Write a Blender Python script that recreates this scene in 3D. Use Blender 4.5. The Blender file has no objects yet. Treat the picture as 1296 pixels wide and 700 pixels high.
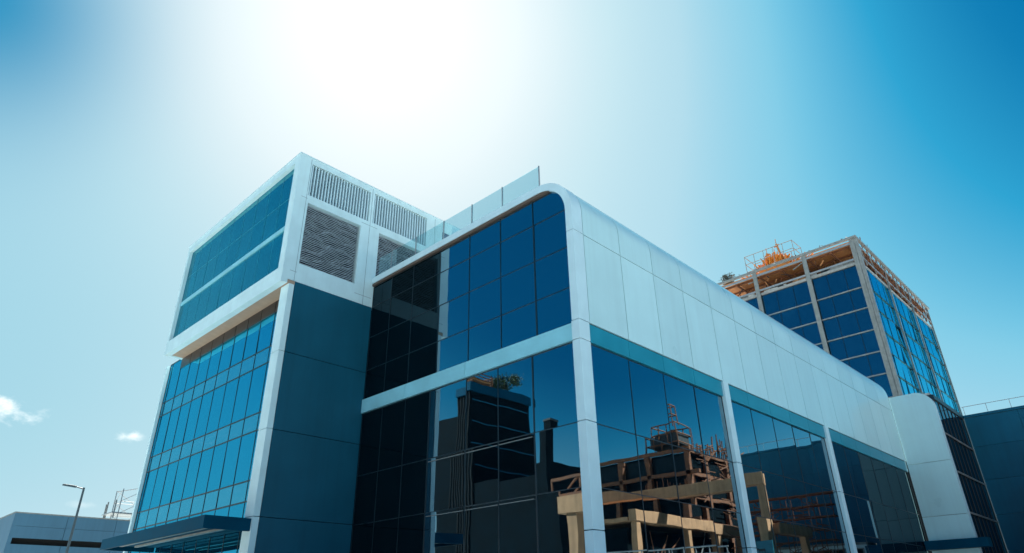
import bpy, math, random
from mathutils import Vector, Matrix, noise
random.seed(7)
S = bpy.context.scene
COL = S.collection
R = math.radians

# ------------------------------------------------------------------ camera
cam = bpy.data.cameras.new("camera")
camo = bpy.data.objects.new("camera", cam); COL.objects.link(camo)
YAW, PITCH, ROLL = 0.762366658, 0.473218426, -0.0177597973
_cy, _sy = math.cos(YAW), math.sin(YAW)
def _b(v):                      # yawed frame -> building-aligned frame
    return Vector((_cy*v[0]-_sy*v[1], _sy*v[0]+_cy*v[1], v[2]))
_f = Vector((0, math.cos(PITCH), math.sin(PITCH)))
_r = Vector((1, 0, 0)); _u = _r.cross(_f)
_r2 = math.cos(ROLL)*_r+math.sin(ROLL)*_u
_u2 = -math.sin(ROLL)*_r+math.cos(ROLL)*_u
_r2, _u2, _f = _b(_r2), _b(_u2), _b(_f)
camo.matrix_world = Matrix(((_r2.x, _u2.x, -_f.x, 14.59), (_r2.y, _u2.y, -_f.y, -19.06),
                            (_r2.z, _u2.z, -_f.z, 1.6), (0, 0, 0, 1)))
cam.sensor_fit = 'HORIZONTAL'; cam.sensor_width = 36.0
cam.lens = 36.0*835.652586/1296.0
cam.clip_start = 0.1; cam.clip_end = 5000
S.camera = camo

# ------------------------------------------------------------------ sky and sun
SUN_DIR = Vector((-0.575, 0.345, 0.742)).normalized()
SUN_EL = math.asin(SUN_DIR.z); SUN_AZ = math.atan2(SUN_DIR.x, SUN_DIR.y)
w = bpy.data.worlds.new("World"); S.world = w; w.use_nodes = True
nt = w.node_tree; N = nt.nodes; L = nt.links
for n in list(N): N.remove(n)
out = N.new('ShaderNodeOutputWorld'); bg = N.new('ShaderNodeBackground')
SKY_STRENGTH, EXPOSURE = 0.1, 1.8
bg.inputs['Strength'].default_value = SKY_STRENGTH
L.new(bg.outputs[0], out.inputs[0])
sky = N.new('ShaderNodeTexSky'); sky.sky_type = 'NISHITA'; sky.sun_disc = False
sky.sun_elevation = SUN_EL; sky.sun_rotation = SUN_AZ
sky.altitude = 0; sky.air_density = 1.0; sky.dust_density = 1.2; sky.ozone_density = 2.5
tc = N.new('ShaderNodeTexCoord')
def vmath(op, a, b=None):
    n = N.new('ShaderNodeVectorMath'); n.operation = op
    for i, x in enumerate((a, b)):
        if x is None: continue
        if isinstance(x, (tuple, Vector)): n.inputs[i].default_value = tuple(x)
        else: L.new(x, n.inputs[i])
    return n
def fm(op, a, b=None, clamp=False):
    n = N.new('ShaderNodeMath'); n.operation = op; n.use_clamp = clamp
    for i, x in enumerate((a, b)):
        if x is None: continue
        if isinstance(x, (int, float)): n.inputs[i].default_value = x
        else: L.new(x, n.inputs[i])
    return n.outputs[0]
def cmix(kind, fac, a, b):
    n = N.new('ShaderNodeMix'); n.data_type = 'RGBA'; n.blend_type = kind
    for i, x in ((0, fac), (6, a), (7, b)):
        if isinstance(x, (int, float)): n.inputs[i].default_value = x
        elif isinstance(x, tuple): n.inputs[i].default_value = x
        else: L.new(x, n.inputs[i])
    return n.outputs[2]
dirn = vmath('NORMALIZE', tc.outputs['Generated']).outputs[0]
cosang = fm('MAXIMUM', vmath('DOT_PRODUCT', dirn, SUN_DIR).outputs['Value'], 0.0)
sep = N.new('ShaderNodeSeparateColor'); L.new(sky.outputs[0], sep.inputs[0])
ramp = N.new('ShaderNodeValToRGB'); L.new(fm('DIVIDE', sep.outputs[0], 20.0), ramp.inputs[0])
# teal grade of the physical sky, from its deep side through the pale haze to the white round the sun
STOPS = [(.0, (0, .06, .18)), (.04, (0, .13, .34)), (.084, (.004, .20, .46)), (.102, (.03, .38, .66)), (.124, (.17, .56, .78)), (.134, (.24, .62, .81)),
         (.185, (.46, .73, .85)), (.266, (.58, .81, .89)), (.381, (.73, .88, .93)), (.48, (.82, .925, .955)), (.64, (.875, .953, .973)), (.92, (.96, .987, .993))]
cr = ramp.color_ramp
while len(cr.elements) < len(STOPS): cr.elements.new(.5)
for e_, (p_, c_) in zip(cr.elements, STOPS): e_.position = p_
for e_, (p_, c_) in zip(cr.elements, STOPS): e_.color = (*c_, 1)
def lobe(d, k, amt):
    c_ = fm('MAXIMUM', vmath('DOT_PRODUCT', dirn, Vector(d).normalized()).outputs['Value'], 0.0)
    return fm('MULTIPLY', fm('POWER', c_, k), amt)
base = ramp.outputs[0]
# lens darkening painted high on the left; muted blue low in the west
base = cmix('MIX', lobe((-0.79, -0.05, 0.635), 80, 1.0), base, (.0, .27, .53, 1))
base = cmix('MIX', lobe((-0.97, 0.05, 0.22), 16, .55), base, (.28, .62, .76, 1))
g3 = fm('MULTIPLY', fm('POWER', cosang, 45.0), 0.16)
glow = vmath('SCALE', (1.0, 1.0, 1.0)); L.new(g3, glow.inputs['Scale'])
bsum = vmath('ADD', base, glow.outputs[0]).outputs[0]
sc_ = vmath('SCALE', bsum); sc_.inputs['Scale'].default_value = 1.0/(SKY_STRENGTH*2**EXPOSURE)
skycol = sc_.outputs[0]
# small fair-weather clouds low on the left
def cloud(col, d, a, b, strength, seed):
    d = Vector(d).normalized(); rt = d.cross(Vector((0, 0, 1))).normalized(); up = rt.cross(d)
    u = fm('DIVIDE', vmath('DOT_PRODUCT', dirn, rt).outputs['Value'], a)
    v = fm('DIVIDE', vmath('DOT_PRODUCT', dirn, up).outputs['Value'], b)
    rr = fm('SQRT', fm('ADD', fm('MULTIPLY', u, u), fm('MULTIPLY', v, v)))
    front = fm('GREATER_THAN', vmath('DOT_PRODUCT', dirn, d).outputs['Value'], 0.5)
    nz = N.new('ShaderNodeTexNoise'); nz.inputs['Scale'].default_value = 30; nz.inputs['Detail'].default_value = 4.5
    nz.inputs['Roughness'].default_value = 0.6
    sc = vmath('MULTIPLY', dirn, (1, 1, 1.6)); of = vmath('ADD', sc.outputs[0], (seed, seed*.7, 0)); L.new(of.outputs[0], nz.inputs['Vector'])
    dens = fm('ADD', fm('SUBTRACT', 1.0, rr), fm('MULTIPLY', fm('SUBTRACT', nz.outputs['Fac'], 0.5), 2.6))
    mr = N.new('ShaderNodeMapRange'); mr.interpolation_type = 'SMOOTHSTEP'
    L.new(dens, mr.inputs[0]); mr.inputs[1].default_value = 0.0; mr.inputs[2].default_value = 1.15
    fac = fm('MULTIPLY', fm('MULTIPLY', mr.outputs[0], front), strength)
    return cmix('MIX', fac, col, (4.7, 4.6, 4.4, 1))
skycol = cloud(skycol, (-0.966, 0.128, 0.224), 0.044, 0.016, 0.85, 0.0)
skycol = cloud(skycol, (-0.938, 0.272, 0.212), 0.022, 0.010, 0.6, 3.1)
skycol = cloud(skycol, (-0.962, 0.24, 0.128), 0.02, 0.005, 0.14, 5.3)
L.new(skycol, bg.inputs['Color'])

sun = bpy.data.lights.new("sun", 'SUN'); suno = bpy.data.objects.new("sun", sun); COL.objects.link(suno)
sun.energy = 5.0; sun.angle = R(0.53); sun.color = (1.0, 0.94, 0.84)
suno.rotation_euler = SUN_DIR.to_track_quat('Z', 'Y').to_euler()
S.view_settings.view_transform = 'Standard'; S.view_settings.look = 'None'
S.view_settings.exposure = EXPOSURE; S.view_settings.gamma = 1.0; S.view_settings.use_curve_mapping = False
S.cycles.max_bounces = 8; S.cycles.glossy_bounces = 5; S.cycles.diffuse_bounces = 3
S.cycles.use_denoising = True

# ------------------------------------------------------------------ materials
def mat(name, col, rough=0.5, var=0.08, scale=1.5, metal=0.0, spec=0.5, bump=0.0, bscale=20, island=0.0, col2=None, stain=0.0, coat=0.0):
    m = bpy.data.materials.new(name); m.use_nodes = True
    t = m.node_tree; b = t.nodes['Principled BSDF']; ln = t.links
    b.inputs['Roughness'].default_value = rough; b.inputs['Metallic'].default_value = metal
    b.inputs['Specular IOR Level'].default_value = spec; b.inputs['Coat Weight'].default_value = coat
    g = t.nodes.new('ShaderNodeNewGeometry')
    nz = t.nodes.new('ShaderNodeTexNoise'); nz.inputs['Scale'].default_value = scale; nz.inputs['Detail'].default_value = 6
    ln.new(g.outputs['Position'], nz.inputs['Vector'])
    mx = t.nodes.new('ShaderNodeMix'); mx.data_type = 'RGBA'
    c2 = col2 if col2 else tuple(max(0, c*(1-var*2)) for c in col)
    mr = t.nodes.new('ShaderNodeMapRange'); mr.inputs[1].default_value = .3; mr.inputs[2].default_value = .7
    ln.new(nz.outputs['Fac'], mr.inputs[0]); ln.new(mr.outputs[0], mx.inputs[0])
    mx.inputs[6].default_value = (*c2, 1); mx.inputs[7].default_value = (*col, 1)
    cout = mx.outputs[2]
    if island:
        hs = t.nodes.new('ShaderNodeHueSaturation')
        m2 = t.nodes.new('ShaderNodeMapRange'); m2.inputs[3].default_value = 1-island; m2.inputs[4].default_value = 1+island*.5
        ln.new(g.outputs['Random Per Island'], m2.inputs[0]); ln.new(m2.outputs[0], hs.inputs['Value']); ln.new(cout, hs.inputs['Color'])
        cout = hs.outputs[0]
    if stain:                      # rain streaks: noise stretched along z
        mp = t.nodes.new('ShaderNodeMapping'); mp.inputs['Scale'].default_value = (3.5, 3.5, .12)
        ln.new(g.outputs['Position'], mp.inputs[0])
        n2 = t.nodes.new('ShaderNodeTexNoise'); n2.inputs['Scale'].default_value = 1.0; n2.inputs['Detail'].default_value = 5
        ln.new(mp.outputs[0], n2.inputs['Vector'])
        m3 = t.nodes.new('ShaderNodeMapRange'); m3.inputs[1].default_value = .42; m3.inputs[2].default_value = .75
        m3.inputs[3].default_value = 1.0; m3.inputs[4].default_value = 1-stain
        ln.new(n2.outputs['Fac'], m3.inputs[0])
        h2 = t.nodes.new('ShaderNodeHueSaturation'); ln.new(m3.outputs[0], h2.inputs['Value']); ln.new(cout, h2.inputs['Color']); cout = h2.outputs[0]
    ln.new(cout, b.inputs['Base Color'])
    rr = t.nodes.new('ShaderNodeMapRange'); rr.inputs[3].default_value = max(.02, rough-.08); rr.inputs[4].default_value = min(1, rough+.1)
    ln.new(nz.outputs['Fac'], rr.inputs[0]); ln.new(rr.outputs[0], b.inputs['Roughness'])
    if bump:
        nb = t.nodes.new('ShaderNodeTexNoise'); nb.inputs['Scale'].default_value = bscale; nb.inputs['Detail'].default_value = 4
        ln.new(g.outputs['Position'], nb.inputs['Vector'])
        bp = t.nodes.new('ShaderNodeBump'); bp.inputs['Strength'].default_value = bump; bp.inputs['Distance'].default_value = .05
        ln.new(nb.outputs['Fac'], bp.inputs['Height']); ln.new(bp.outputs[0], b.inputs['Normal'])
    return m

def glass(name, body, tint, f0=0.3, wave=0.02, wscale=0.5, streak=0.0, f90=0.95):
    """coated facade glass: a dark body under a tinted mirror that strengthens towards grazing"""
    m = bpy.data.materials.new(name); m.use_nodes = True
    t = m.node_tree; ln = t.links
    for n in list(t.nodes): t.nodes.remove(n)
    o = t.nodes.new('ShaderNodeOutputMaterial'); mx = t.nodes.new('ShaderNodeMixShader')
    df = t.nodes.new('ShaderNodeBsdfDiffuse'); gl = t.nodes.new('ShaderNodeBsdfGlossy')
    gl.inputs['Roughness'].default_value = 0.012; gl.inputs['Color'].default_value = (*tint, 1)
    lw = t.nodes.new('ShaderNodeLayerWeight'); lw.inputs[0].default_value = .5
    pw = t.nodes.new('ShaderNodeMath'); pw.operation = 'POWER'; pw.inputs[1].default_value = 4.0; ln.new(lw.outputs['Facing'], pw.inputs[0])
    mr = t.nodes.new('ShaderNodeMapRange'); mr.inputs[3].default_value = f0; mr.inputs[4].default_value = f90
    ln.new(pw.outputs[0], mr.inputs[0]); ln.new(mr.outputs[0], mx.inputs[0])
    g = t.nodes.new('ShaderNodeNewGeometry')
    nz = t.nodes.new('ShaderNodeTexNoise'); nz.inputs['Scale'].default_value = wscale; nz.inputs['Detail'].default_value = 2
    ln.new(g.outputs['Position'], nz.inputs['Vector'])
    bp = t.nodes.new('ShaderNodeBump'); bp.inputs['Strength'].default_value = 1.0; bp.inputs['Distance'].default_value = wave
    ln.new(nz.outputs['Fac'], bp.inputs['Height']); ln.new(bp.outputs[0], gl.inputs['Normal'])
    n2 = t.nodes.new('ShaderNodeTexNoise'); n2.inputs['Scale'].default_value = 1.0; n2.inputs['Detail'].default_value = 4
    mp = t.nodes.new('ShaderNodeMapping'); mp.inputs['Scale'].default_value = (.7, .7, 9) if streak else (.4, .4, .4)
    ln.new(g.outputs['Position'], mp.inputs[0]); ln.new(mp.outputs[0], n2.inputs['Vector'])
    m2 = t.nodes.new('ShaderNodeMapRange'); m2.inputs[1].default_value = .5; m2.inputs[2].default_value = .72
    ln.new(n2.outputs['Fac'], m2.inputs[0])
    cm = t.nodes.new('ShaderNodeMix'); cm.data_type = 'RGBA'; ln.new(m2.outputs[0], cm.inputs[0])
    cm.inputs[6].default_value = (*body, 1)
    cm.inputs[7].default_value = (*[c+streak for c in body], 1) if streak else (*[c*1.6 for c in body], 1)
    ln.new(cm.outputs[2], df.inputs['Color'])
    ln.new(df.outputs[0], mx.inputs[1]); ln.new(gl.outputs[0], mx.inputs[2]); ln.new(mx.outputs[0], o.inputs[0])
    return m

def clear_glass(name, tint, alpha):
    m = bpy.data.materials.new(name); m.use_nodes = True
    t = m.node_tree; ln = t.links
    for n in list(t.nodes): t.nodes.remove(n)
    o = t.nodes.new('ShaderNodeOutputMaterial'); mx = t.nodes.new('ShaderNodeMixShader'); mx.inputs[0].default_value = alpha
    tr = t.nodes.new('ShaderNodeBsdfTransparent'); tr.inputs[0].default_value = (*tint, 1)
    gl = t.nodes.new('ShaderNodeBsdfGlossy'); gl.inputs['Roughness'].default_value = .02
    ln.new(tr.outputs[0], mx.inputs[1]); ln.new(gl.outputs[0], mx.inputs[2]); ln.new(mx.outputs[0], o.inputs[0])
    return m

M = dict(
    white=mat('white_composite_panel', (.57, .81, .845), .30, .03, .6, island=.06, stain=.05, bump=.05, bscale=.6, coat=.45),
    white2=mat('white_painted_metal', (.67, .87, .91), .38, .06, 1.0, stain=.05),
    rim=mat('white_trim', (.60, .79, .86), .35, .05, 1.0, stain=.03),
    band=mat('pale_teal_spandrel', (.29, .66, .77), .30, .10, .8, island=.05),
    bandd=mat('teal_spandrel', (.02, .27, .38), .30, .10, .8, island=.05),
    dark=mat('dark_teal_panel', (.007, .105, .170), .45, .10, .5, spec=.25, island=.10, stain=.12, bump=.01, bscale=1),
    navy=mat('navy_cladding', (.003, .13, .22), .5, .10, .4, spec=.25, island=.08, stain=.10),
    mull=mat('dark_mullion', (.006, .022, .034), .4, .1, 2),
    mullp=mat('ghost_reflection_pale', (.30, .31, .30), .5, .15, 2, stain=.2),
    inner=mat('interior_dark', (.010, .012, .014), .9, .1, 1),
    soffit=mat('tan_soffit', (.46, .33, .24), .6, .08, 2),
    brown=mat('brown_soffit', (.11, .075, .055), .6, .1, 2),
    joint=mat('sealant_joint', (.20, .30, .35), .8, .1, 2),
    shade_brown=mat('soffit_shade_brown', (.022, .016, .014), .35, .12, 2),
    louv=mat('louvre_metal', (.55, .64, .70), .45, .12, 3),
    recess=mat('louvre_recess', (.012, .016, .020), .9, .1, 2),
    canopy=mat('canopy_dark', (.001, .065, .12), .6, .10, 1.2, spec=.05),
    conc=mat('tan_concrete', (.56, .295, .155), .85, .14, 1.2, stain=.22, bump=.3, bscale=9),
    grey=mat('pale_concrete', (.42, .42, .41), .85, .12, .9, stain=.25, bump=.2, bscale=8),
    rust=mat('rusty_steel', (.25, .085, .03), .8, .2, 3, col2=(.12, .05, .03)),
    deck=mat('orange_formwork', (.66, .28, .10), .75, .2, 2.5, col2=(.44, .17, .06), stain=.2),
    orange=mat('orange_paint', (.85, .36, .05), .55, .2, 2.5, col2=(.70, .20, .02), island=.35),
    steelg=mat('galvanised_steel', (.42, .43, .44), .45, .12, 5, metal=.4),
    grime=mat('dark_frame', (.035, .04, .045), .7, .2, 2),
    darkb=mat('charcoal_wall', (.002, .009, .014), .8, .2, .4, spec=.05),
    greyb=mat('blue_grey_panel', (.07, .19, .29), .6, .08, .3, island=.05, stain=.1),
    lamp=mat('lamp_grey', (.05, .08, .10), .5, .1, 4),
    leaf=mat('foliage', (.07, .11, .03), .7, .3, 4, island=.35),
    bark=mat('bark', (.09, .06, .04), .9, .2, 6),
    greyleaf=mat('dusty_foliage', (.14, .16, .13), .8, .3, 4, island=.3),
    ground=mat('paving', (.47, .54, .55), .9, .1, .2, bump=.2, bscale=6),
    asphalt=mat('asphalt', (.055, .055, .057), .9, .15, .4, bump=.2, bscale=12),
    kerb=mat('kerb_stone', (.36, .36, .35), .85, .1, 2),
    line=mat('road_paint', (.75, .75, .72), .7, .1, 3),
    teal=mat('teal_sign', (.02, .20, .27), .5, .1, 2),
    gl_left=glass('glass_front', (.001, .003, .005), (.60, .86, 1.0), .37, .006, .30),
    gl_right=glass('glass_side', (.001, .004, .007), (.68, .90, 1.0), .38, .006, .30),
    gl_tower=glass('glass_tower', (.002, .030, .05), (.06, .62, .92), .52, .006, .35),
    gl_sp=glass('glass_tower_spandrel', (.006, .045, .07), (.14, .68, .92), .51, .02, .5, streak=.06),
    gl_box=glass('glass_box', (.004, .06, .085), (.20, .60, .72), .38, .012, .35),
    gl_end=glass('glass_side_end', (.003, .010, .016), (.6, .85, .95), .10, .006, .30, f90=.2),
    gl_dark=glass('glass_front_dark', (.001, .003, .004), (.5, .8, .95), .06, .006, .30, f90=.18),
    gl_wing=glass('glass_wing', (.003, .008, .012), (.30, .50, .60), .18, .012, .4),
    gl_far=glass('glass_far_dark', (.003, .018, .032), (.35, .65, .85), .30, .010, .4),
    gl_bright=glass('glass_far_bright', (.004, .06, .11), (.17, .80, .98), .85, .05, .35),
    gl_grey=glass('glass_low', (.010, .014, .016), (.5, .6, .7), .025, .012, .4),
    rail=clear_glass('railing_glass', (.80, .95, .97), .16),
)

# ------------------------------------------------------------------ mesh helpers
class MB:
    def __init__(s): s.v = []; s.f = []
    def quad(s, a, b, c, d):
        n = len(s.v); s.v += [tuple(a), tuple(b), tuple(c), tuple(d)]; s.f.append((n, n+1, n+2, n+3)); return s
    def hexa(s, p):
        n = len(s.v); s.v += [tuple(q) for q in p]
        for q in ((0, 3, 2, 1), (4, 5, 6, 7), (0, 1, 5, 4), (1, 2, 6, 5), (2, 3, 7, 6), (3, 0, 4, 7)):
            s.f.append(tuple(n+i for i in q))
        return s
    def box(s, x0, x1, y0, y1, z0, z1):
        return s.hexa([(x0, y0, z0), (x1, y0, z0), (x1, y1, z0), (x0, y1, z0), (x0, y0, z1), (x1, y0, z1), (x1, y1, z1), (x0, y1, z1)])
    def beam(s, p, q, w=.1, h=None):
        h = h or w; p = Vector(p); q = Vector(q); d = (q-p).normalized()
        up = Vector((0, 0, 1)) if abs(d.z) < .95 else Vector((0, 1, 0))
        a = d.cross(up).normalized()*w/2; b = a.cross(d).normalized()*h/2
        return s.hexa([p-a-b, p+a-b, p+a+b, p-a+b, q-a-b, q+a-b, q+a+b, q-a+b])
    def tube(s, p, q, r0, r1=None, n=8):
        r1 = r0 if r1 is None else r1; p = Vector(p); q = Vector(q); d = (q-p).normalized()
        up = Vector((0, 0, 1)) if abs(d.z) < .95 else Vector((0, 1, 0))
        a = d.cross(up).normalized(); b = a.cross(d).normalized(); o = len(s.v)
        for c, r in ((p, r0), (q, r1)):
            for i in range(n):
                t = 2*math.pi*i/n; s.v.append(tuple(c+a*r*math.cos(t)+b*r*math.sin(t)))
        for i in range(n):
            j = (i+1) % n; s.f.append((o+i, o+j, o+n+j, o+n+i))
        s.f.append(tuple(o+i for i in range(n))[::-1]); s.f.append(tuple(o+n+i for i in range(n)))
        return s
    def extrude(s, poly, y0, y1):                # closed outline in xz carried along y
        o = len(s.v); n = len(poly)
        for y in (y0, y1): s.v += [(x, y, z) for x, z in poly]
        for i in range(n):
            j = (i+1) % n; s.f.append((o+i, o+j, o+n+j, o+n+i))
        s.f.append(tuple(range(o, o+n))[::-1]); s.f.append(tuple(range(o+n, o+2*n)))
        return s
    def build(s, name, m, parent=None, bevel=0, smooth=False):
        me = bpy.data.meshes.new(name)
        org = root_loc(parent)
        me.from_pydata([tuple(Vector(v)-org) for v in s.v], [], s.f)
        import bmesh
        bm = bmesh.new(); bm.from_mesh(me); bmesh.ops.recalc_face_normals(bm, faces=bm.faces); bm.to_mesh(me); bm.free()
        me.materials.append(m)
        o = bpy.data.objects.new(name, me); COL.objects.link(o)
        if parent is not None: o.parent = parent
        if bevel:
            b = o.modifiers.new('bevel', 'BEVEL'); b.width = bevel; b.segments = 2; b.limit_method = 'ANGLE'
        if smooth:
            me.polygons.foreach_set('use_smooth', [True]*len(me.polygons))
            try: me.set_sharp_from_angle(angle=R(35))
            except Exception: pass
        return o
def root_loc(p):
    if p is None: return Vector((0, 0, 0))
    v = Vector((0, 0, 0))
    while p is not None: v += p.location; p = p.parent
    return v
def thing(name, label, cat, loc=(0, 0, 0), group=None):
    o = bpy.data.objects.new(name, None); COL.objects.link(o); o.location = loc; o.empty_display_size = .5
    o['label'] = label; o['category'] = cat
    if group: o['group'] = group
    return o
def tag(o, label, cat, group=None):
    o['label'] = label; o['category'] = cat
    if group: o['group'] = group
    return o
def structure(o): o['kind'] = 'structure'; return o

def curtain(root, axis, face, us, zs, glassmat, m=None, fw=.055, proud=.05, tilt=.0034, skip=(), mats=None, cmats={}, hw=None, heavy=(), name='curtain_wall'):
    """mullion grid (one mesh) with every pane its own sub-part.
    axis 'y': wall in the plane y=face looking to -y, us are x values.  axis 'x': plane x=face looking to +x, us are y values."""
    fr = MB(); m = m or M['mull']; d = -1 if axis == 'y' else 1
    def put(mb, u0, u1, z0, z1, a, b):
        a, b = sorted((face+d*a, face+d*b))
        if axis == 'y': mb.box(u0, u1, a, b, z0, z1)
        else: mb.box(a, b, u0, u1, z0, z1)
    hw = hw or fw
    for i, u in enumerate(us):
        k = fw*(1.9 if i in heavy else 1)
        put(fr, u-k/2, u+k/2, zs[0]-fw/2, zs[-1]+fw/2, -.06, proud)
    for z in zs:
        for u0, u1 in zip(us[:-1], us[1:]):
            put(fr, u0+fw/2, u1-fw/2, z-hw/2, z+hw/2, -.055, proud*.8)
    f = fr.build(name, m, root)
    for i, (u0, u1) in enumerate(zip(us[:-1], us[1:])):
        for j, (z0, z1) in enumerate(zip(zs[:-1], zs[1:])):
            if (i, j) in skip: continue
            g = MB(); e = fw/2-.004
            ta, tb = random.gauss(0, tilt), random.gauss(0, tilt)
            uc, zc = (u0+u1)/2, (z0+z1)/2
            p = []
            for dd in (-.024, 0):
                for (u, z) in ((u0+e, z0+e), (u1-e, z0+e), (u1-e, z1-e), (u0+e, z1-e)):
                    k = face+d*dd+(u-uc)*ta+(z-zc)*tb
                    p.append((u, k, z) if axis == 'y' else (k, u, z))
            g.hexa(p)
            g.build('glass_pane', (mats[j] if mats else cmats.get(i, glassmat)), f)
    return f

def arc(cx, cz, r, a0, a1, n):
    return [(cx+r*math.cos(R(a0+(a1-a0)*i/n)), cz+r*math.sin(R(a0+(a1-a0)*i/n))) for i in range(n+1)]
def band_poly(outer, inner): return list(outer)+list(reversed(inner))

# ------------------------------------------------------------------ ground
structure(MB().quad((-3000, -3000, 0), (3000, -3000, 0), (3000, 3000, 0), (-3000, 3000, 0)).build('ground', M['ground']))
structure(MB().quad((-200, -40, .004), (200, -40, .004), (200, -31, .004), (-200, -31, .004)).build('road', M['asphalt']))
kb = MB(); kb.box(-200, 200, -31, -30.7, 0, .13); kb.box(-200, 200, -40.3, -40, 0, .13)
structure(kb.build('kerb', M['kerb']))
ml = MB()
for i in range(-30, 30): ml.quad((i*6, -35.57, .008), (i*6+3, -35.57, .008), (i*6+3, -35.43, .008), (i*6, -35.43, .008))
structure(ml.build('road_marking', M['line']))

# ------------------------------------------------------------------ main office block
office = thing('office_building', 'long office block with rounded white roof edge over blue glass walls', 'building')
b = MB(); b.box(-14.68, -.32, .22, 40.9, 0, 16.9); b.box(-14.68, -1.7, .22, 40.9, 16.901, 18.5); b.build('inner_wall', M['inner'], office)
YJ = [-.10, .62, 3.30, 5.95, 8.60, 11.45, 14.05, 16.65, 19.25, 21.9, 24.5, 27.1, 29.8, 32.5, 35.2, 38.0, 40.97]
GAP = .045
def shell_outer(off=0.0): return [(.05-off, 15.98)]+arc(-1.85, 17.1, 1.9-off, 0, 90, 14)
sh = MB()
# first strip is the thick rim
rim = MB()
o_ = [(.06, 11.90), (.06, 15.96)]; i_ = [(-.30, 11.90), (-.30, 15.96)]
rim.extrude(band_poly(o_, i_), YJ[0], YJ[1]-GAP)
o_ = [(.06, 15.99)]+arc(-1.85, 17.1, 1.91, 0, 90, 16)+[(-14.66, 19.01)]
i_ = [(-.30, 15.99)]+arc(-1.85, 17.1, 1.55, 0, 90, 16)+[(-14.66, 18.65)]
rim.extrude(band_poly(o_, i_), YJ[0], YJ[1]-GAP)
rim.build('roof_edge_rim', M['rim'], office, smooth=True)
for y0, y1 in zip(YJ[1:-1], YJ[2:]):
    sh.extrude(band_poly([(.05, 11.90), (.05, 15.95)], [(-.02, 11.90), (-.02, 15.95)]), y0, y1-GAP)
    sh.extrude(band_poly([(.05, 15.99)]+arc(-1.85, 17.1, 1.9, 0, 90, 18)+[(-5.2, 19.0)], [(-.02, 15.99)]+arc(-1.85, 17.1, 1.83, 0, 90, 18)+[(-5.2, 18.93)]), y0, y1-GAP)
sh.build('white_cladding', M['white'], office, smooth=True)
bk = MB(); o3 = [(-.05, 11.9)]+arc(-1.85, 17.1, 1.80, 0, 90, 14)+[(-5.3, 18.9)]; i3 = [(-.28, 11.9)]+arc(-1.85, 17.1, 1.6, 0, 90, 14)+[(-5.3, 18.7)]
bk.extrude(band_poly(o3, i3), .63, 40.9); bk.build('cladding_backing', M['mull'], office, smooth=True)
MB().box(-14.66, -5.22, .65, 40.9, 18.62, 18.9).build('roof_deck', M['grey'], office)
MB().box(-14.66, -1.2, -.06, .21, 18.50, 18.645).build('roof_soffit', M['brown'], office)
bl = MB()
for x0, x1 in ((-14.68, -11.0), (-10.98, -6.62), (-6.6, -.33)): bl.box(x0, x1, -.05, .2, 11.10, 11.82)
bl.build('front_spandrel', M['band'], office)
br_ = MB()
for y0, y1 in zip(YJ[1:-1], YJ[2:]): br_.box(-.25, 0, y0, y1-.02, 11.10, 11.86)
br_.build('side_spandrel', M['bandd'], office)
cc = MB()
for z0, z1 in ((0, 4.1), (4.13, 7.86), (7.89, 11.05), (11.08, 11.87)): cc.box(-.33, .07, -.11, .55, z0, z1)
cc.build('corner_column', M['rim'], office, bevel=.02)
for yc in (11.55, 24.6):
    c = MB()
    for z0, z1 in ((0, 4.1), (4.13, 7.86), (7.89, 11.87)): c.box(-.20, .12, yc-.26, yc+.26, z0, z1)
    c.build('facade_column', M['rim'], office, bevel=.02)
DK = {0: M['gl_dark'], 1: M['gl_dark'], 2: M['gl_dark']}
curtain(office, 'y', .06, [-14.64, -12.9, -10.95, -8.75, -6.52, -4.38, -2.3], [11.86, 13.45, 15.35, 17.2, 18.48], M['gl_left'], fw=.034, proud=.02, cmats=DK)
cwr = curtain(office, 'y', .06, [-2.266, -.30], [11.86, 13.45, 15.35, 17.2], M['gl_left'], fw=.034, proud=.02)
pn = MB(); pts = [(-2.25, 17.22), (-.26, 17.22)]+arc(-1.85, 17.1, 1.62, 5, 88, 12)+[(-2.25, 18.70)]
pn.extrude(pts, .06, .085); pn.build('glass_pane', M['gl_left'], cwr)
curtain(office, 'y', .06, [-14.64, -12.9, -11.0, -9.15, -6.6, -4.6, -2.6, -.36], [.15, 5.58, 7.90, 11.06], M['gl_left'], fw=.034, proud=.02, heavy=(3, 6), cmats=DK)
ysr = [.58, 3.30, 5.95, 8.60, 11.27]
ysr2 = [11.83, 14.35, 16.95, 19.5, 22.0, 24.32]; ysr3 = [24.88, 27.5, 30.1]; ysr4 = [30.1, 32.7, 35.4, 38.1, 40.9]
for ys, gm in ((ysr, M['gl_right']), (ysr2, M['gl_right']), (ysr3, M['gl_right']), (ysr4, M['gl_end'])):
    if ys is ysr4: ys = [30.135]+ys[1:]
    curtain(office, 'x', -.10, ys, [.15, 5.58, 7.90, 11.06], gm, fw=.034, proud=.018)
for z in (7.74, 5.42):  # thin pale bars standing in for ghost reflections in the double glazing
    for x0, x1 in ((-9.05, -6.65), (-6.55, -4.65), (-4.55, -2.7)):
        MB().box(x0, x1, .018, .034, z, z+.025).build('ghost_reflection_line', M['mullp'], office)
# roof-edge glass railing
rl = thing('glass_railing', 'clear glass railing with thin posts along the edge of the main roof', 'railing', (-8, .2, 19.01))
xs = [-14.5, -13.25, -11.05, -8.7, -6.5, -4.32, -1.9]
for x in xs[1:]:
    MB().box(x-.022, x+.022, .13, .19, 19.012, 20.36).build('post', M['steelg'], rl)
for x0, x1 in zip(xs[:-1], xs[1:]):
    MB().box(x0+.03, x1-.03, .15, .17, 19.03, 20.33).build('glass_panel', M['rail'], rl)

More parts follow.
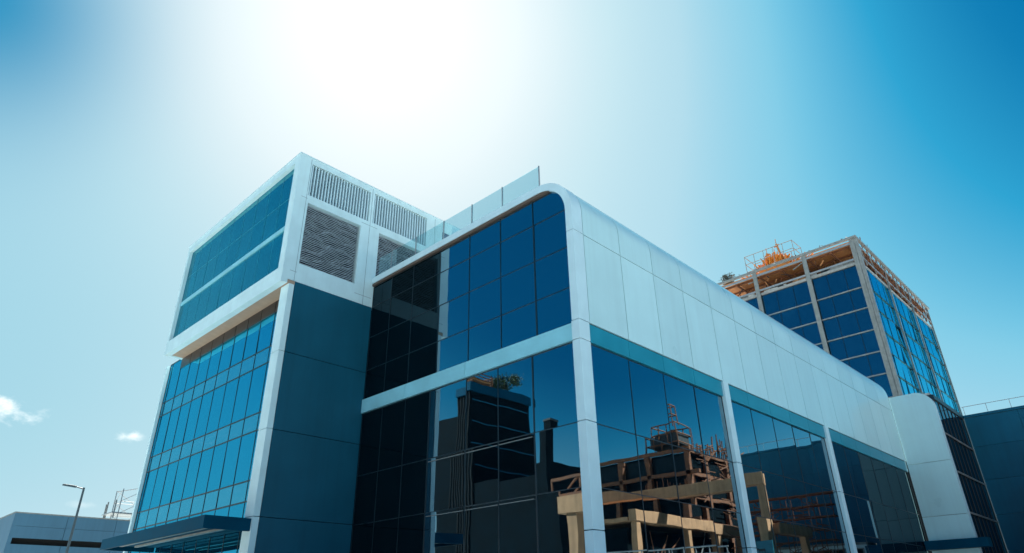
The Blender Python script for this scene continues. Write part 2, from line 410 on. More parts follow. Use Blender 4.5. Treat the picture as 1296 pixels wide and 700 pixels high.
# ------------------------------------------------------------------ left tower
tower = thing('tower_block', 'blue glass tower with overhanging white box on top, left of the rounded office', 'building', (-22, -4, 0))
def holed_wall(mb, axis, a, b, u0, u1, z0, z1, holes):
    us = sorted({u0, u1, *[h[0] for h in holes], *[h[1] for h in holes]}); zs = sorted({z0, z1, *[h[2] for h in holes], *[h[3] for h in holes]})
    for i in range(len(us)-1):
        run = None
        for j in range(len(zs)-1):
            uc, zc = (us[i]+us[i+1])/2, (zs[j]+zs[j+1])/2
            hole = any(h[0] < uc < h[1] and h[2] < zc < h[3] for h in holes)
            if hole:
                if run is not None: put_wall(mb, axis, a, b, us[i], us[i+1], run, zs[j]); run = None
            elif run is None: run = zs[j]
        if run is not None: put_wall(mb, axis, a, b, us[i], us[i+1], run, zs[-1])
def put_wall(mb, axis, a, b, u0, u1, z0, z1):
    if axis == 'x': mb.box(a, b, u0, u1, z0, z1)
    else: mb.box(u0, u1, a, b, z0, z1)
ZT, ZB = 25.08, 17.0
ub = MB()
H = [(-4.72, -.72, 22.62, 24.72), (-.42, 3.66, 22.66, 24.76), (-4.66, -1.18, 18.30, 22.12), (.12, 3.80, 18.95, 22.16)]
holed_wall(ub, 'x', -15.05, -14.70, -5.15, 5.0, ZB+.22, ZT, H)
up = ub.build('upper_box_side', M['white2'], tower)
# front frame of the box
fb = MB(); holed_wall(fb, 'y', -5.5, -5.15, -29.9, -14.70, ZB, ZT, [(-29.6, -15.25, 17.92, 24.66)])
fb.box(-29.9, -29.55, -5.15, 6.6, ZB, ZT)
fb.build('upper_box_frame', M['white2'], tower)
MB().box(-29.54, -14.75, -5.1, 6.55, ZT-.3, ZT-.05).build('box_roof', M['grey'], tower)
MB().box(-29.53, -14.72, -5.14, -4.40, ZB+.02, ZB+.2).build('soffit', M['soffit'], tower)
MB().box(-29.3, -15.07, -4.9, 6.5, ZB+.25, ZT-.32).build('inner_wall', M['inner'], tower)
MB().quad((-29.39, 6.6, 19.0), (-14.7, 6.6, 19.0), (-14.7, 6.6, ZT), (-29.39, 6.6, ZT)).build('rear_wall', M['white2'], tower)
usb = [-29.58+i*(14.31/9) for i in range(10)]
curtain(tower, 'y', -5.28, usb, [17.94, 20.45], M['gl_box'], fw=.03, proud=.012, m=M['bandd'], name='box_window')
curtain(tower, 'y', -5.28, usb, [20.72, 22.6, 24.63], M['gl_box'], fw=.03, proud=.012, m=M['bandd'], name='box_window')
MB().box(-29.59, -15.26, -5.36, -5.16, 20.47, 20.70).build('box_transom', M['band'], tower)
# sheet joints and a cap flashing on the box
for z in (22.36, 17.74):
    for y0, y1 in ((-5.1, -4.72), (-1.16, -.05), (3.82, 4.98)): MB().box(-14.701, -14.694, y0, y1, z, z+.018).build('panel_joint', M['joint'], tower)
for y in (-4.80, -.58, 4.35): MB().box(-14.701, -14.693, y-.009, y+.009, 17.2, 25.0).build('panel_joint', M['joint'], tower)
MB().box(-29.95, -14.66, -5.54, -5.05, ZT+.002, ZT+.06).build('cap_flashing', M['rim'], tower)
MB().box(-15.1, -14.66, -5.049, 6.62, ZT+.002, ZT+.06).build('cap_flashing', M['rim'], tower)
# louvres: upper bays hold upright fins, lower bays hold close wavy slats
for (y0, y1, z0, z1) in H[:2]:
    r = MB().box(-15.06, -15.0, y0+.02, y1-.02, z0+.02, z1-.02).build('louvre_bay', M['recess'], tower)
    fn = MB(); n = 21
    for i in range(n):
        y = y0+.10+(y1-y0-.2)*i/(n-1)
        fn.box(-14.97, -14.76, y-.034, y+.034, z0+.03, z1-.03)
    fn.build('upright_fins', M['rim'], r)
for (y0, y1, z0, z1) in H[2:]:
    r = MB().box(-15.06, -15.0, y0+.02, y1-.02, z0+.02, z1-.02).build('louvre_bay', M['recess'], tower)
    sl = MB(); n = int((z1-z0)/.10); seg = 34
    for i in range(n):
        zc = z0+.09+(z1-z0-.18)*i/(n-1); ph = random.uniform(0, 6.28); pts = []
        for k in range(seg+1):
            y = y0+.03+(y1-y0-.06)*k/seg
            zz = zc+.06*noise.noise((y*1.7, zc*3.1, i*.13))+.02*noise.noise((y*5.0, i*1.7, 3.3))
            zz = min(max(zz, z0+.04), z1-.09)
            pts.append((y, zz))
        o = len(sl.v)
        for (y, zz) in pts: sl.v += [(-14.82, y, zz-.02), (-14.95, y, zz+.06)]
        for (y, zz) in pts: sl.v += [(-14.82, y, zz+.008), (-14.95, y, zz+.088)]
        m_ = 2*(seg+1)
        for k in range(seg):
            a = o+2*k
            sl.f += [(a, a+2, a+3, a+1), (a+m_, a+m_+1, a+m_+3, a+m_+2), (a, a+m_, a+m_+2, a+2)]
    sl.build('slats', M['louv'], r)
MB().box(-15.0, -14.74, 5.02, 6.58, 19.0, 24.3).build('dark_end_panel', M['gl_left'], tower)
MB().box(-15.0, -14.70, 5.02, 6.6, 24.32, ZT).build('box_parapet', M['white2'], tower)
# shaft
sd = MB()
for z0, z1 in ((0, 5.60), (5.63, 9.48), (9.51, 13.33), (13.36, ZB+.2)): sd.box(-15.0, -14.70, -4.72, .04, z0, z1)
sd.build('dark_cladding', M['dark'], tower)
st = MB()
for z0, z1 in ((0, 5.60), (5.63, 9.48), (9.51, 13.33), (13.36, ZB)):
    st.box(-15.50, -14.69, -5.05, -4.75, z0, z1); st.box(-15.50, -15.01, -4.749, -4.28, z0, z1)
st.build('corner_strip', M['white2'], tower)
ed = MB(); ed.box(-31.98, -31.72, -4.55, -4.25, 0, ZB); ed.build('edge_strip', M['white2'], tower)
MB().box(-31.95, -15.02, -4.22, 6.4, 0, ZB).build('shaft_wall', M['inner'], tower)
us_t = [-31.7, -31.3, -29.75, -28.2, -26.65, -25.05, -23.5, -21.92, -20.35, -18.78, -17.2, -15.52]
curtain(tower, 'y', -4.35, us_t, [.1, 3.0, 5.45, 6.55, 7.52, 9.95, 10.86, 13.5, 14.4, 17.08],
        M['gl_tower'], fw=.03, hw=.075, proud=.02, mats=[M['gl_tower'], M['gl_tower'], M['gl_tower'], M['gl_sp'], M['gl_tower'], M['gl_sp'], M['gl_tower'], M['gl_sp'], M['gl_tower']])
hp = MB()  # dark brown strips painting the shade on the glass below the soffit
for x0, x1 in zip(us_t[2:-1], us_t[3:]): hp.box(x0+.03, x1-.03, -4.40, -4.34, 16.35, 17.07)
hp.build('soffit_shade_strip', M['shade_brown'], tower)
cn = MB(); cn.box(-27.5, -14.78, -7.1, -6.98, 5.0, 5.52); cn.box(-14.9, -14.78, -6.98, -5.06, 5.0, 5.52); cn.box(-27.5, -27.38, -6.98, -4.4, 5.0, 5.52)
cn.box(-27.38, -15.52, -4.90, -4.42, 5.22, 5.46); cn.box(-27.38, -14.9, -6.98, -5.07, 5.22, 5.46)
cno = cn.build('canopy', M['canopy'], tower)
MB().box(-26.5, -15.6, -5.75, -5.6, 5.12, 5.215).build('canopy_rib', M['mullp'], cno)
MB().box(-26.5, -15.6, -6.5, -6.38, 5.12, 5.215).build('canopy_rib', M['mullp'], cno)

# ------------------------------------------------------------------ white wing and dark block at the right end
wing = thing('rounded_wing', 'white slab wing with one rounded top corner, at the right end of the office', 'building', (1.5, 46, 0))
WZ, WX = 17.05, 3.12
wp = [(.06, 11.62), (WX, 11.62)]+arc(WX-1.25, WZ-1.25, 1.25, 0, 90, 12)+[(.06, WZ)]
ws = MB(); ws.extrude(wp, 40.98, 41.16)
ws.extrude([(.06, 7.72), (WX, 7.72), (WX, 11.59), (.06, 11.59)], 40.98, 41.16)
ws.extrude([(.06, 0), (WX, 0), (WX, 7.69), (.06, 7.69)], 40.98, 41.16)
ws.build('white_end_wall', M['white'], wing, smooth=True)
r2 = MB(); o4 = [(WX+.02, 13.9)]+arc(WX-1.25, WZ-1.25, 1.27, 0, 90, 12)+[(.06, WZ+.02)]
i4 = [(WX-.14, 13.9)]+arc(WX-1.25, WZ-1.25, 1.11, 0, 90, 12)+[(.06, WZ-.14)]
r2.extrude(band_poly(o4, i4), 41.162, 41.6); r2.box(WX-.14, WX+.02, 41.162, 41.6, 0, 13.9)
r2.build('white_return', M['rim'], wing, smooth=True)
MB().box(.1, WX-.2, 41.7, 50.8, 0, 16.5).build('inner_wall', M['inner'], wing)
MB().box(.06, WX+.03, 41.62, 50.95, 16.45, 16.82).build('roof_beam', M['mull'], wing)
MB().box(.06, WX-.2, 41.62, 50.9, 16.83, 17.0).build('wing_roof', M['grey'], wing)
curtain(wing, 'x', WX-.06, [41.64, 42.9, 44.2, 45.5, 46.8, 48.1, 49.4, 50.9], [.1, 4.9, 7.8, 10.78, 13.7, 16.42], M['gl_wing'], fw=.06, m=M['grime'])
hb = MB()
for z in (7.8, 10.78, 13.7): hb.box(WX-.0, WX+.06, 41.64, 50.9, z-.06, z+.06)
hb.build('pale_rail', M['mullp'], wing)
wc = MB(); wc.box(-.02, WX+.9, 39.9, 40.96, 5.35, 5.95); wc.build('canopy', M['canopy'], wing)

darkb = thing('dark_building', 'plain dark blue panelled building behind the rounded wing at the far right', 'building', (15, 60, 0))
dp = MB(); zs = [0, 2.8, 5.6, 8.4, 11.2, 14.0, 16.55]
for z0, z1 in zip(zs[:-1], zs[1:]):
    for i in range(4): dp.box(3.14+i*4.0, 3.14+(i+1)*4.0-.02, 51.0, 51.2, z0, z1-.02)
dp.build('wall', M['navy'], darkb)
MB().box(3.2, 19.1, 51.22, 75, 0, 16.3).build('inner_wall', M['inner'], darkb)
MB().box(3.14, 19.16, 50.94, 51.5, 16.56, 16.78).build('parapet', M['navy'], darkb)
rr_ = thing('roof_railing', 'thin metal railing on the roof edge of the dark blue building', 'railing', (12, 51.2, 16.78))
for i in range(10): MB().tube((3.3+i*1.75, 51.2, 16.78), (3.3+i*1.75, 51.2, 17.58), .022).build('post', M['steelg'], rr_)
MB().tube((3.2, 51.2, 17.58), (19.1, 51.2, 17.58), .026).build('top_rail', M['steelg'], rr_)

# ------------------------------------------------------------------ tower under construction beyond the roof
ct = thing('unfinished_tower', 'half finished dark glass tower with open orange top floor behind the white roof', 'building', (-16.5, 88, 0))
TX0, TX1, TY0, TY1, TT = -27.3, -6.0, 71.4, 105.7, 47.6
MB().box(TX0+.4, TX1-.4, TY0+.4, TY1-.4, 0, 43.2).build('inner_wall', M['inner'], ct)
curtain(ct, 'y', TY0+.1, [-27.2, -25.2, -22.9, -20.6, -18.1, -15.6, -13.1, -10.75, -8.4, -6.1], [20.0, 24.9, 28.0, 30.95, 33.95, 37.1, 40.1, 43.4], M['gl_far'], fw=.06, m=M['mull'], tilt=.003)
sb = MB()
for z in (24.9, 28.0, 30.95, 33.95, 37.1, 40.1): sb.box(TX0, TX1-.3, TY0-.06, TY0+.03, z-.075, z+.075)
sb.build('floor_edge', M['mullp'], ct)
ys = [71.6, 74.4, 77.2, 80, 82.8, 85.6, 88.5, 91.4, 94.3, 97.2, 100, 102.8, 105.6]
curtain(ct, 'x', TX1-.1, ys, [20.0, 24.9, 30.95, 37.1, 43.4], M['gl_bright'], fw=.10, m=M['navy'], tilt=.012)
sb = MB()
for z in (24.9, 28.0, 30.95, 33.95, 37.1, 40.1): sb.box(TX1-.08, TX1+.02, TY0+.4, TY1, z-.07, z+.07)
sb.build('floor_edge', M['mull'], ct)
for x in (-6.35, -13.05, -20.6, -27.2):
    MB().box(x-.30, x+.30, TY0-.35, TY0-.14, 0, TT-.35).build('column', M['mullp'], ct)
MB().box(TX1-.0, TX1+.34, TY0-.35, TY0+.38, 0, TT-.35).build('column', M['mullp'], ct)
for y in (82.8, 94.4, 105.4):
    MB().box(TX1+.03, TX1+.25, y-.13, y+.13, 0, TT-.35).build('column', M['mullp'], ct)
sl = MB().box(TX0-.1, TX1+.02, TY0-.13, TY1, 43.5, 43.85); sl.build('top_floor_slab', M['grey'], ct)
# deck above the open floor: timber formwork on joists
dk = MB(); dk.box(TX0-.3, TX1-.2, TY0, TY1, 46.95, 47.15)
dko = dk.build('formwork_deck', M['deck'], ct)
jj = MB()
for i in range(26):
    y = TY0+.9+i*2.64
    if y > TY1: break
    jj.box(TX0-.2, TX1-.3, y, y+.12, 46.68, 46.949)
for x in (-26.5, -24, -20.2, -16.8, -12.7, -9.6, -7): jj.box(x, x+.2, TY0+.1, TY1-.1, 46.42, 46.679)
jj.build('joists', M['rust'], dko)
rb = MB()
rb.box(TX0-.5, TX1+.4, TY0-.5, TY0-.15, TT-.32, TT); rb.box(TX1+.05, TX1+.4, TY0-.14, TY1+.2, TT-.32, TT)
rb.box(TX0-.5, TX0-.15, TY0-.14, TY1+.2, TT-.32, TT); rb.box(TX0-.5, TX1+.4, TY1+.21, TY1+.5, TT-.32, TT)
rb.build('rim_beam', M['mullp'], ct)
rb = MB(); rb.box(TX0, TX1, TY0-.3, TY0-.18, 46.55, 46.85); rb.box(TX0, TX1-.7, TY0-.3, TY0-.16, 44.1, 44.35)
rb.box(TX1+.08, TX1+.2, TY0+.5, TY1, 46.3, 46.55); rb.box(TX1+.08, TX1+.2, TY0+.5, TY1, 44.6, 44.8)
rb.build('edge_rail', M['steelg'], ct)
y = TY0+.6; k = 0
while y < TY1-2:
    MB().beam((TX1+.14, y, 44.0 if k % 2 else 47.2), (TX1+.14, y+1.9, 47.2 if k % 2 else 44.0), .12).build('brace', random.choice([M['rust'], M['rust'], M['mullp']]), ct)
    MB().beam((TX1+.14, y+1.9, 44.0), (TX1+.14, y+1.9, 47.2), .10).build('upright', M['rust'], ct); y += 1.9; k += 1
for x in (-25.3, -23.3, -18.2, -15.0, -11.2, -8.4):
    MB().beam((x, TY0+.2, 43.86), (x+random.uniform(-1.5, 1.5), TY0+3.5, 46.6), .12).build('brace', M['rust'], ct)
pr = MB()
for i in range(60):
    x = random.uniform(TX0, TX1-.5); y = random.uniform(TY0+1, TY1-1)
    pr.tube((x, y, 43.95), (x, y, 46.6), .06, n=5)
pr.build('props', M['rust'], ct)
# clutter along the open edges
bn = thing('material_pile', 'loose boards and bundles on the open top floor of the unfinished tower', 'building materials', (-12, 74, 43.95))
for i in range(46):
    if i % 2: x, y = random.uniform(TX0+1, TX1-1.5), TY0+random.uniform(.1, .5); dx, dy = random.uniform(.3, 1.2), .2
    else: x, y = TX1-random.uniform(.35, .6), random.uniform(TY0+1, TY1-1); dx, dy = .2, random.uniform(.3, 1.3)
    h = random.uniform(.15, .7)
    MB().box(x-dx, x+dx, y-dy*.5, y+dy*.5, 43.955, 43.955+h).build('board_stack', random.choice([M['mullp'], M['steelg'], M['conc'], M['grime'], M['rust'], M['line']]), bn)

for i in range(44):
    if i % 2: p0 = (random.uniform(TX0, TX1-1), TY0-.05, random.uniform(44.0, 46.6)); dd = (random.uniform(-1.6, 1.6), random.uniform(.1, 1.2), random.uniform(-.7, .9))
    else: p0 = (TX1+random.uniform(-.5, .1), random.uniform(TY0+.5, TY1-2), random.uniform(44.0, 46.9)); dd = (random.uniform(-.2, .1), random.uniform(.6, 2.6), random.uniform(-1, 1))
    q0 = [a_+b__ for a_, b__ in zip(p0, dd)]; q0[2] = min(max(q0[2], 43.95), 47.0)
    MB().beam(p0, q0, random.uniform(.06, .14)).build('loose_pipe', random.choice([M['rust'], M['deck'], M['mullp'], M['grime']]), ct)
for i in range(40):
    if i % 2: p0 = (random.uniform(TX0, TX1), TY0-.3, TT); q0 = (p0[0]+random.uniform(-.5, .5), p0[1]+random.uniform(-.1, .4), TT+random.uniform(.15, .9)*(i % 3 == 0 or .45))
    else: p0 = (TX1+.2, random.uniform(TY0, TY1), TT); q0 = (p0[0]+random.uniform(-.3, .2), p0[1]+random.uniform(-.6, .6), TT+random.uniform(.15, .9)*(i % 3 == 0 or .45))
    MB().beam(p0, q0, random.uniform(.05, .12)).build('loose_pipe', random.choice([M['rust'], M['mullp'], M['grime']]), ct)
# orange hoist inside a white cage
ho = thing('hoist_cage', 'orange hoist machinery inside a pale tube cage on the unfinished tower roof', 'hoist', (-18.2, 74.2, 47.15))
def cage(mb, x0, x1, y0, y1, z0, z1, nx, nz, r):
    for i in range(nx+1):
        x = x0+(x1-x0)*i/nx
        for y in (y0, y1): mb.tube((x, y, z0), (x, y, z1), r, n=6)
    for j in range(1, nz+1):
        z = z0+(z1-z0)*j/nz
        for y in (y0, y1): mb.tube((x0, y, z), (x1, y, z), r, n=6)
        for x in (x0, x1): mb.tube((x, y0, z), (x, y1, z), r, n=6)
cg = MB(); cage(cg, -22.2, -14.6, 72.6, 76.0, 47.16, 51.2, 5, 3, .05); cg.build('tube_cage', M['mullp'], ho)
MB().box(-20.6, -15.8, 73.2, 75.4, 47.2, 48.3).build('plinth', M['orange'], ho)
og = MB()
for i in range(230):
    x = random.gauss(-18.4, 1.5); k = max(.2, 1-abs(x+18.2)/3.6)
    p = Vector((x, random.gauss(74.2, .5), 48.2)); h = random.uniform(.5, 1.0)*2.7*k+.3
    og.beam(p, p+Vector((random.gauss(0, .28)+(x+18.2)*.25, random.gauss(0, .2), h)), random.uniform(.06, .17))
for i in range(26):
    x = random.uniform(-20.2, -16.4); z = random.uniform(48.5, 49.6); og.beam((x, 74, z), (x+random.uniform(.4, 1.3), 74+random.uniform(-.5, .5), z+random.uniform(-.4, .5)), random.uniform(.08, .18))
og.build('bar_bundle', M['orange'], ho)
for x, h, lean in ((-19.4, 51.2, .3), (-16.7, 52.2, -.7), (-18.0, 50.6, .1)):
    ms = MB(); ms.beam((x, 74, 48), (x+lean, 74, h), .26, .26); ms.tube((x+lean, 74, h), (x+lean, 74, h+.9), .05)
    ms.beam((x+lean-.4, 74, h-.4), (x+lean+.4, 74, h-.2), .16); ms.build('mast', M['deck'], ho)

# ------------------------------------------------------------------ foliage helper
def leaves(mb, c, r, n, size, squash=.85):
    c = Vector(c)
    hubs = [c+Vector((random.gauss(0, .45)*r, random.gauss(0, .45)*r, random.gauss(0, .4)*r*squash)) for _ in range(9)]
    for i in range(n):
        h = random.choice(hubs); p = h+Vector((random.gauss(0, 1), random.gauss(0, 1), random.gauss(0, .8)))*r*.26
        a = Vector((random.gauss(0, 1), random.gauss(0, 1), random.gauss(0, 1))).normalized(); q = a.orthogonal().normalized(); s_ = size*random.uniform(.6, 1.3)
        t = a.cross(q)
        mb.quad(p-q*s_, p+t*s_*.5, p+q*s_, p-t*s_*.5)
bs = thing('roof_bush', 'small dusty grey green bush on the left corner of the unfinished tower roof', 'plant', (-25.7, 72.6, 47.15))
f = MB(); leaves(f, (-25.7, 72.6, 48.3), 1.0, 900, .14); f.build('foliage', M['greyleaf'], bs)
t_ = MB().tube((-25.7, 72.6, 47.15), (-25.7, 72.6, 48.3), .08); t_.build('stem', M['bark'], bs)

# ------------------------------------------------------------------ left: low building, street lamp, lattice mast
lb = thing('low_building', 'low blue grey panelled building at the bottom left corner', 'building', (-70, 3, 0))
LX, LY0, LY1, LZ = -57.0, -5.87, 26.0, 10.0
w_ = MB()
for i in range(8):
    y0 = LY0+i*4; y1 = y0+4-.03
    w_.box(LX-.3, LX, y0, y1, 8.05, 8.98); w_.box(LX-.3, LX, y0, y1, 9.0, LZ)
    w_.box(LX-.3, LX, y0, y1, 6.2, 7.55)
w_.build('wall', M['greyb'], lb)
w_ = MB()
for i in range(6): w_.box(LX-24+i*4, LX-24+(i+1)*4-.03, LY0-.02, LY0+.28, 0, LZ)
w_.build('side_wall', M['greyb'], lb)
MB().box(LX-24, LX-.6, LY0+.3, LY1, 0, LZ-.3).build('inner_wall', M['inner'], lb)
cp = MB(); cp.box(LX-24, LX+.06, LY0-.08, LY0+.3, LZ+.003, LZ+.1); cp.box(LX-.34, LX+.06, LY0+.31, LY1, LZ+.003, LZ+.1); cp.build('coping', M['mullp'], lb)
curtain(lb, 'x', LX-.32, [LY0+.2+i*3.0 for i in range(11)], [.1, 3.0, 6.15], M['gl_grey'], fw=.08)
st_ = MB(); [st_.box(LX-.35, LX-.05, LY0+i*4-.2, LY0+i*4+.2, 0, 6.18) for i in range(1, 8)]; st_.build('pier', M['greyb'], lb)

QX, QY, QZ = -47.1, -3.75, 11.0
sl_ = thing('street_lamp', 'slender grey street lamp with a flat head leaning left by the low building', 'street lamp', (QX, QY, 0))
MB().tube((QX, QY, 0), (QX, QY, QZ+.05), .13, .075, 12).build('pole', M['lamp'], sl_, smooth=True)
MB().tube((QX, QY, 0), (QX, QY, .9), .18, .17, 12).build('base', M['lamp'], sl_, smooth=True)
MB().tube((QX, QY+.03, QZ-.06), (QX, QY-.65, QZ+.07), .05, .042, 8).build('arm', M['lamp'], sl_, smooth=True)
hd = MB(); hd.hexa([(QX-.1, QY-.55, QZ-.02), (QX+.1, QY-.55, QZ-.02), (QX+.2, QY-1.5, QZ+.07), (QX-.2, QY-1.5, QZ+.07), (QX-.1, QY-.55, QZ+.13), (QX+.1, QY-.55, QZ+.13), (QX+.16, QY-1.5, QZ+.17), (QX-.16, QY-1.5, QZ+.17)])
hd.build('lamp_head', M['lamp'], sl_, bevel=.03)

lm = thing('lattice_mast', 'pale steel lattice mast standing behind the low building beside the glass tower', 'mast', (-89, 12, 0))
lt = MB(); X0, X1, Y0_, Y1_ = -90.0, -87.4, 11.0, 13.6
for x in (X0, X1):
    for y in (Y0_, Y1_): lt.tube((x, y, 0), (x, y, 17.6), .07, n=5)
for k in range(11):
    z = k*1.6
    for (a, b_) in (((X0, Y0_), (X1, Y0_)), ((X1, Y0_), (X1, Y1_)), ((X1, Y1_), (X0, Y1_)), ((X0, Y1_), (X0, Y0_))):
        lt.tube((*a, z), (*b_, z), .035, n=4); lt.tube((*a, z), (*b_, z+1.6), .035, n=4)
lt.build('lattice', M['steelg'], lm)
pf = MB(); pf.box(X0-1.0, X1+.4, Y0_-.9, Y1_+.4, 14.4, 14.55); pf.build('platform', M['steelg'], lm)
for x, y, h in ((X0-.8, Y0_-.5, 1.6), (X0-.3, Y0_-.8, 1.2), (X1+.2, Y0_-.6, 1.5)): MB().box(x-.1, x+.1, y-.06, y+.06, 14.6-.8, 14.6+h).build('antenna', M['mullp'], lm)
MB().tube((X0, Y0_, 17.5), (X1+4, Y1_+4, 18.8), .05).build('stay', M['steelg'], lm)

# ------------------------------------------------------------------ the building site across the street (seen mirrored in the glass)
cf = thing('site_structure', 'sunlit tan concrete frame of beams and columns mirrored in the side glass', 'building frame', (19, 40, 0))
MB().box(10.0, 28.9, 36.7, 37.7, 11.0, 12.0).build('beam', M['conc'], cf, bevel=.04)
for x in (10.4, 28.3): MB().box(x-.38, x+.38, 36.8, 37.6, 0, 11.0).build('column', M['conc'], cf, bevel=.04)
MB().box(19.6, 20.4, 32.4, 52.6, 8.5, 9.5).build('beam', M['conc'], cf, bevel=.04)
for y in (32.9, 41.4, 46.8, 51.6): MB().box(19.7, 20.3, y-.32, y+.32, 0, 8.5).build('column', M['conc'], cf, bevel=.03)
MB().box(20.51, 29, 32.4, 52.4, 8.6, 8.9).build('slab', M['conc'], cf)
MB().box(9.6, 10.3, 37.9, 44.2, 7.2, 8.0).build('beam', M['conc'], cf, bevel=.04)
MB().box(9.65, 10.25, 42.6, 43.2, 0, 7.2).build('column', M['conc'], cf, bevel=.03)
MB().box(21.0, 28.8, 33.0, 52.2, 0, 8.1).build('site_wall', M['darkb'], cf)
for i in range(34):
    y = random.uniform(31.5, 51.5); z = random.uniform(1, 7.5)
    MB().tube((20.7, y, z-random.uniform(.5, 2)), (20.85, y+random.uniform(-.4, 2.5), z+random.uniform(0, 1.5)), .06, n=5).build('prop', random.choice([M['rust'], M['steelg'], M['rust']]), cf)
for i in range(24):
    x = random.uniform(11.2, 27.5); h = random.uniform(.3, 1.0)
    MB().tube((x, 37.2, 12.0), (x+random.uniform(-.06, .06), 37.2, 12.0+h), .02, n=4).build('rebar', M['rust'], cf)
gr = thing('guard_rail', 'pale tube guard rail across the front of the tan concrete site frame', 'railing', (18, 31, 0))
for i in range(15): MB().tube((10.5+i*1.2, 30, 0), (10.5+i*1.2, 30, 5.9), .05, n=6).build('post', M['steelg'], gr)
for z in (4.9, 5.4, 5.9): MB().tube((10.4, 30, z), (27.4, 30, z), .06, n=6).build('rail', M['steelg'], gr)

rf = thing('steel_frame_building', 'rusty steel framed building with cluttered roof mirrored behind the tan concrete frame', 'building', (37, 65, 0))
MB().box(28.5, 45.5, 57, 71.5, 0, 19.7).build('infill_wall', M['darkb'], rf)
f_ = MB()
for z in (20.0, 17.2, 14.4, 11.4):
    f_.box(26.5, 47, 56.2, 56.6, z-.35, z+.1); f_.box(28.0, 28.4, 56.61, 72.5, z-.35, z+.1)
f_.build('floor_beam', M['rust'], rf)
for x in (28.3, 33, 38, 43): MB().box(x-.3, x+.3, 56.2, 56.8, 0, 19.6).build('column', M['rust'], rf)
for y in (61, 66, 71.5): MB().box(27.95, 28.45, y-.3, y+.3, 0, 19.6).build('column', M['rust'], rf)
gl_ = MB(); gl_.box(29, 44, 56.88, 56.96, 17.4, 19.4); gl_.build('window_band', M['gl_grey'], rf)
rc = thing('roof_scaffold', 'dark scaffold and tanks on top of the rusty steel framed building', 'scaffold', (33, 61, 20.1))
s_ = MB()
s_.box(29.2, 33.5, 58.2, 61.5, 21.2, 22.6); s_.build('tank', M['grime'], rc)
s_ = MB(); cage(s_, 29, 34, 58, 62, 20.12, 23.8, 4, 3, .09); cage(s_, 29.6, 31.2, 58.5, 60, 23.8, 26.5, 2, 2, .09)
for i in range(22):
    y = 62+i*.5; s_.tube((28.4, y, 20.12), (28.4+random.uniform(-.3, .3), y, 20.5+random.uniform(.4, 3.0)), .09, n=5)
    s_.tube((28.4, y, 20.6+random.random()), (28.4, y+1.1, 20.6+random.random()*1.5), .08, n=5)
for i in range(70):
    y = random.uniform(57, 72); z = random.uniform(12, 21.5); d_ = random.choice([(0, random.uniform(1, 4), 0), (0, 0, random.uniform(1, 3)), (0, random.uniform(1, 2.5), random.uniform(-1.5, 1.5))])
    x = random.uniform(27.0, 27.8); s_.tube((x, y, z), (x+d_[0], y+d_[1], z+d_[2]), .07, n=5)
s_.build('tube_frame', M['rust'], rc)

sc = thing('plank_scaffold', 'rusty plank scaffold standing against the dark blue building', 'scaffold', (11, 46.5, 0))
p_ = MB()
for z, x0, x1 in ((11.1, 7.6, 16.5), (10.1, 8.0, 16.8), (9.1, 7.9, 17), (8.0, 8.6, 17.5), (7.1, 8.0, 17.5)): p_.box(x0, x1, 45.7, 46.9, z-.09, z)
p_.build('plank', M['rust'], sc)
p_ = MB()
for i in range(7):
    x = 7.9+i*1.5
    for y in (45.65, 46.95): p_.tube((x, y, 0), (x, y, 10.9), .035, n=6)
    for z in (3.5, 5.5, 7.6, 9.5): p_.tube((x, 45.65, z), (x+1.5, 45.65, z+1.0), .035, n=5)
for i in range(60):
    x = random.uniform(8, 16.5); z = random.uniform(5.5, 10.8); p_.tube((x, 45.8, z), (x+random.uniform(.5, 2.2), 45.8+random.random(), z+random.uniform(-.5, .5)), .045, n=5)
p_.build('tube_frame', M['rust'], sc)

# site cabin and shrub in front of the dark wall
cb = thing('site_cabin', 'low white site cabin with glazed front by the dark blue building', 'cabin', (8.5, 47.8, 0))
MB().box(6.1, 14.2, 47.1, 49.2, .2, 6.6).build('wall', M['rim'], cb)
MB().box(5.95, 14.4, 46.98, 49.4, 6.6, 6.8).build('roof', M['mullp'], cb)
curtain(cb, 'y', 47.06, [6.5, 7.8, 9.1, 10.4, 11.7, 13.0], [1.0, 3.4, 6.3], M['gl_grey'], fw=.09, m=M['mullp'])
sh_ = thing('shrub', 'leafy green shrub beside the white site cabin', 'shrub', (7.4, 44.6, 0))
f = MB(); leaves(f, (7.4, 44.6, 4.2), 1.5, 2200, .15); f.build('foliage', M['leaf'], sh_)
MB().tube((7.3, 44.6, 0), (7.4, 44.6, 4.2), .12, .05).build('trunk', M['bark'], sh_)
SX, SY = 10.2, 35.6
sg = thing('site_sign', 'teal sign board with a small dark animal emblem on two posts', 'sign', (SX, SY, 0))
MB().box(SX-.9, SX+.9, SY-.04, SY+.04, 4.9, 6.5).build('board', M['teal'], sg)
for x in (SX-.7, SX+.7): MB().tube((x, SY+.1, 0), (x, SY+.1, 6.4), .05).build('post', M['steelg'], sg)
em = MB(); em.box(SX-.3, SX+.3, SY-.06, SY-.042, 5.7, 5.88)
for q in (-.28, 0, .22): em.box(SX+q, SX+q+.06, SY-.06, SY-.042, 5.48, 5.699)
em.box(SX+.301, SX+.5, SY-.06, SY-.042, 5.8, 5.95)
em.build('emblem', M['grime'], sg)

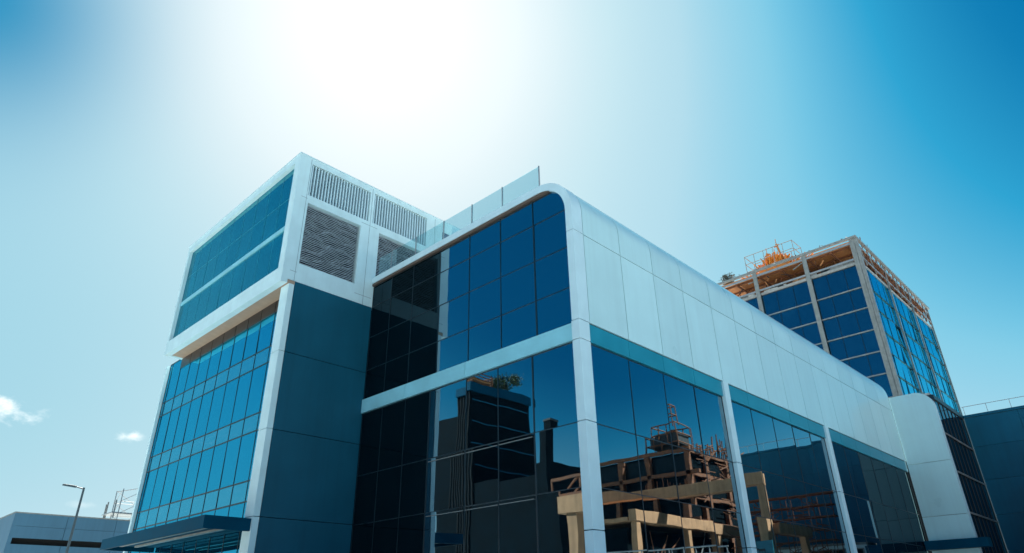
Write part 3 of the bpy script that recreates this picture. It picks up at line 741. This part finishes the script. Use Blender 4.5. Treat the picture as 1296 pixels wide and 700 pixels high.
# a second frame and tall block seen mirrored in the front glass
cf2 = thing('site_portal', 'tan concrete portal with rusty truss mirrored near the front corner column', 'building frame', (-20, -22, 0))
MB().box(-20.9, -9.0, -23.2, -22.2, 8.4, 9.7).build('beam', M['conc'], cf2)
for x in (-19.6, -15.2, -10.6): MB().box(x-.45, x+.45, -23.1, -22.3, 0, 8.4).build('column', M['conc'], cf2)
t_ = MB(); t_.beam((-21, -22.7, 9.85), (-9, -22.7, 9.85), .22); t_.beam((-21, -22.7, 10.9), (-9, -22.7, 10.9), .22)
for i in range(9): t_.beam((-21+i*1.38, -22.7, 9.8), (-21+i*1.38+(1.3 if i % 2 else 0.0), -22.7, 10.9), .14)
t_.build('truss', M['rust'], cf2)

db = thing('charcoal_tower', 'tall charcoal tower with planted roof mirrored in the front glass', 'building', (-78, -67, 0))
t_ = MB(); t_.box(-77.4, -71.4, -76, -60.4, 0, 38.6); t_.box(-83.5, -77.41, -76, -61.2, 0, 35.5); t_.build('wall', M['darkb'], db)
MB().box(-77.6, -71.1, -76.2, -60.1, 38.61, 40.2).build('parapet', M['canopy'], db)
f_ = MB()
for i in range(9): f_.box(-77.2+i*.69, -77.1+i*.69, -60.38, -60.28, 2, 38.4)
f_.build('facade_fins', M['inner'], db)
for z in range(5, 38, 4): MB().box(-71.39, -71.33, -75.5, -60.9, z, z+.18).build('floor_line', M['navy'], db)
MB().box(-71.38, -53.7, -76, -60.5, 0, 22.0).build('podium', M['darkb'], db)

rs = thing('rooftop_scaffold', 'orange brown scaffold on the planted roof of the charcoal tower', 'scaffold', (-73, -64, 40.2))
s_ = MB(); cage(s_, -74.4, -71.6, -66.5, -61.0, 40.21, 42.4, 6, 4, .1); s_.build('tube_frame', M['rust'], rs)
s_ = MB(); s_.box(-74.2, -71.8, -66, -61.4, 40.7, 41.5); s_.build('brick_stack', M['deck'], rs)
tr_ = thing('roof_tree', 'round green tree on the roof of the charcoal tower', 'tree', (-72.8, -70.4, 40.2))
f = MB(); leaves(f, (-72.8, -70.4, 42.0), 2.3, 2600, .2); f.build('crown', M['leaf'], tr_)
MB().tube((-72.8, -70.4, 40.2), (-72.8, -70.4, 42), .14, .08).build('trunk', M['bark'], tr_)
ch = thing('chimney_stack', 'slim dark chimney stack standing apart from the charcoal tower', 'chimney', (-53.8, -60, 0))
MB().box(-54.6, -53.1, -61.4, -59.6, 0, 29.6).build('shaft', M['darkb'], ch)
MB().box(-54.7, -53.0, -61.5, -59.5, 29.61, 29.9).build('cap', M['grime'], ch)
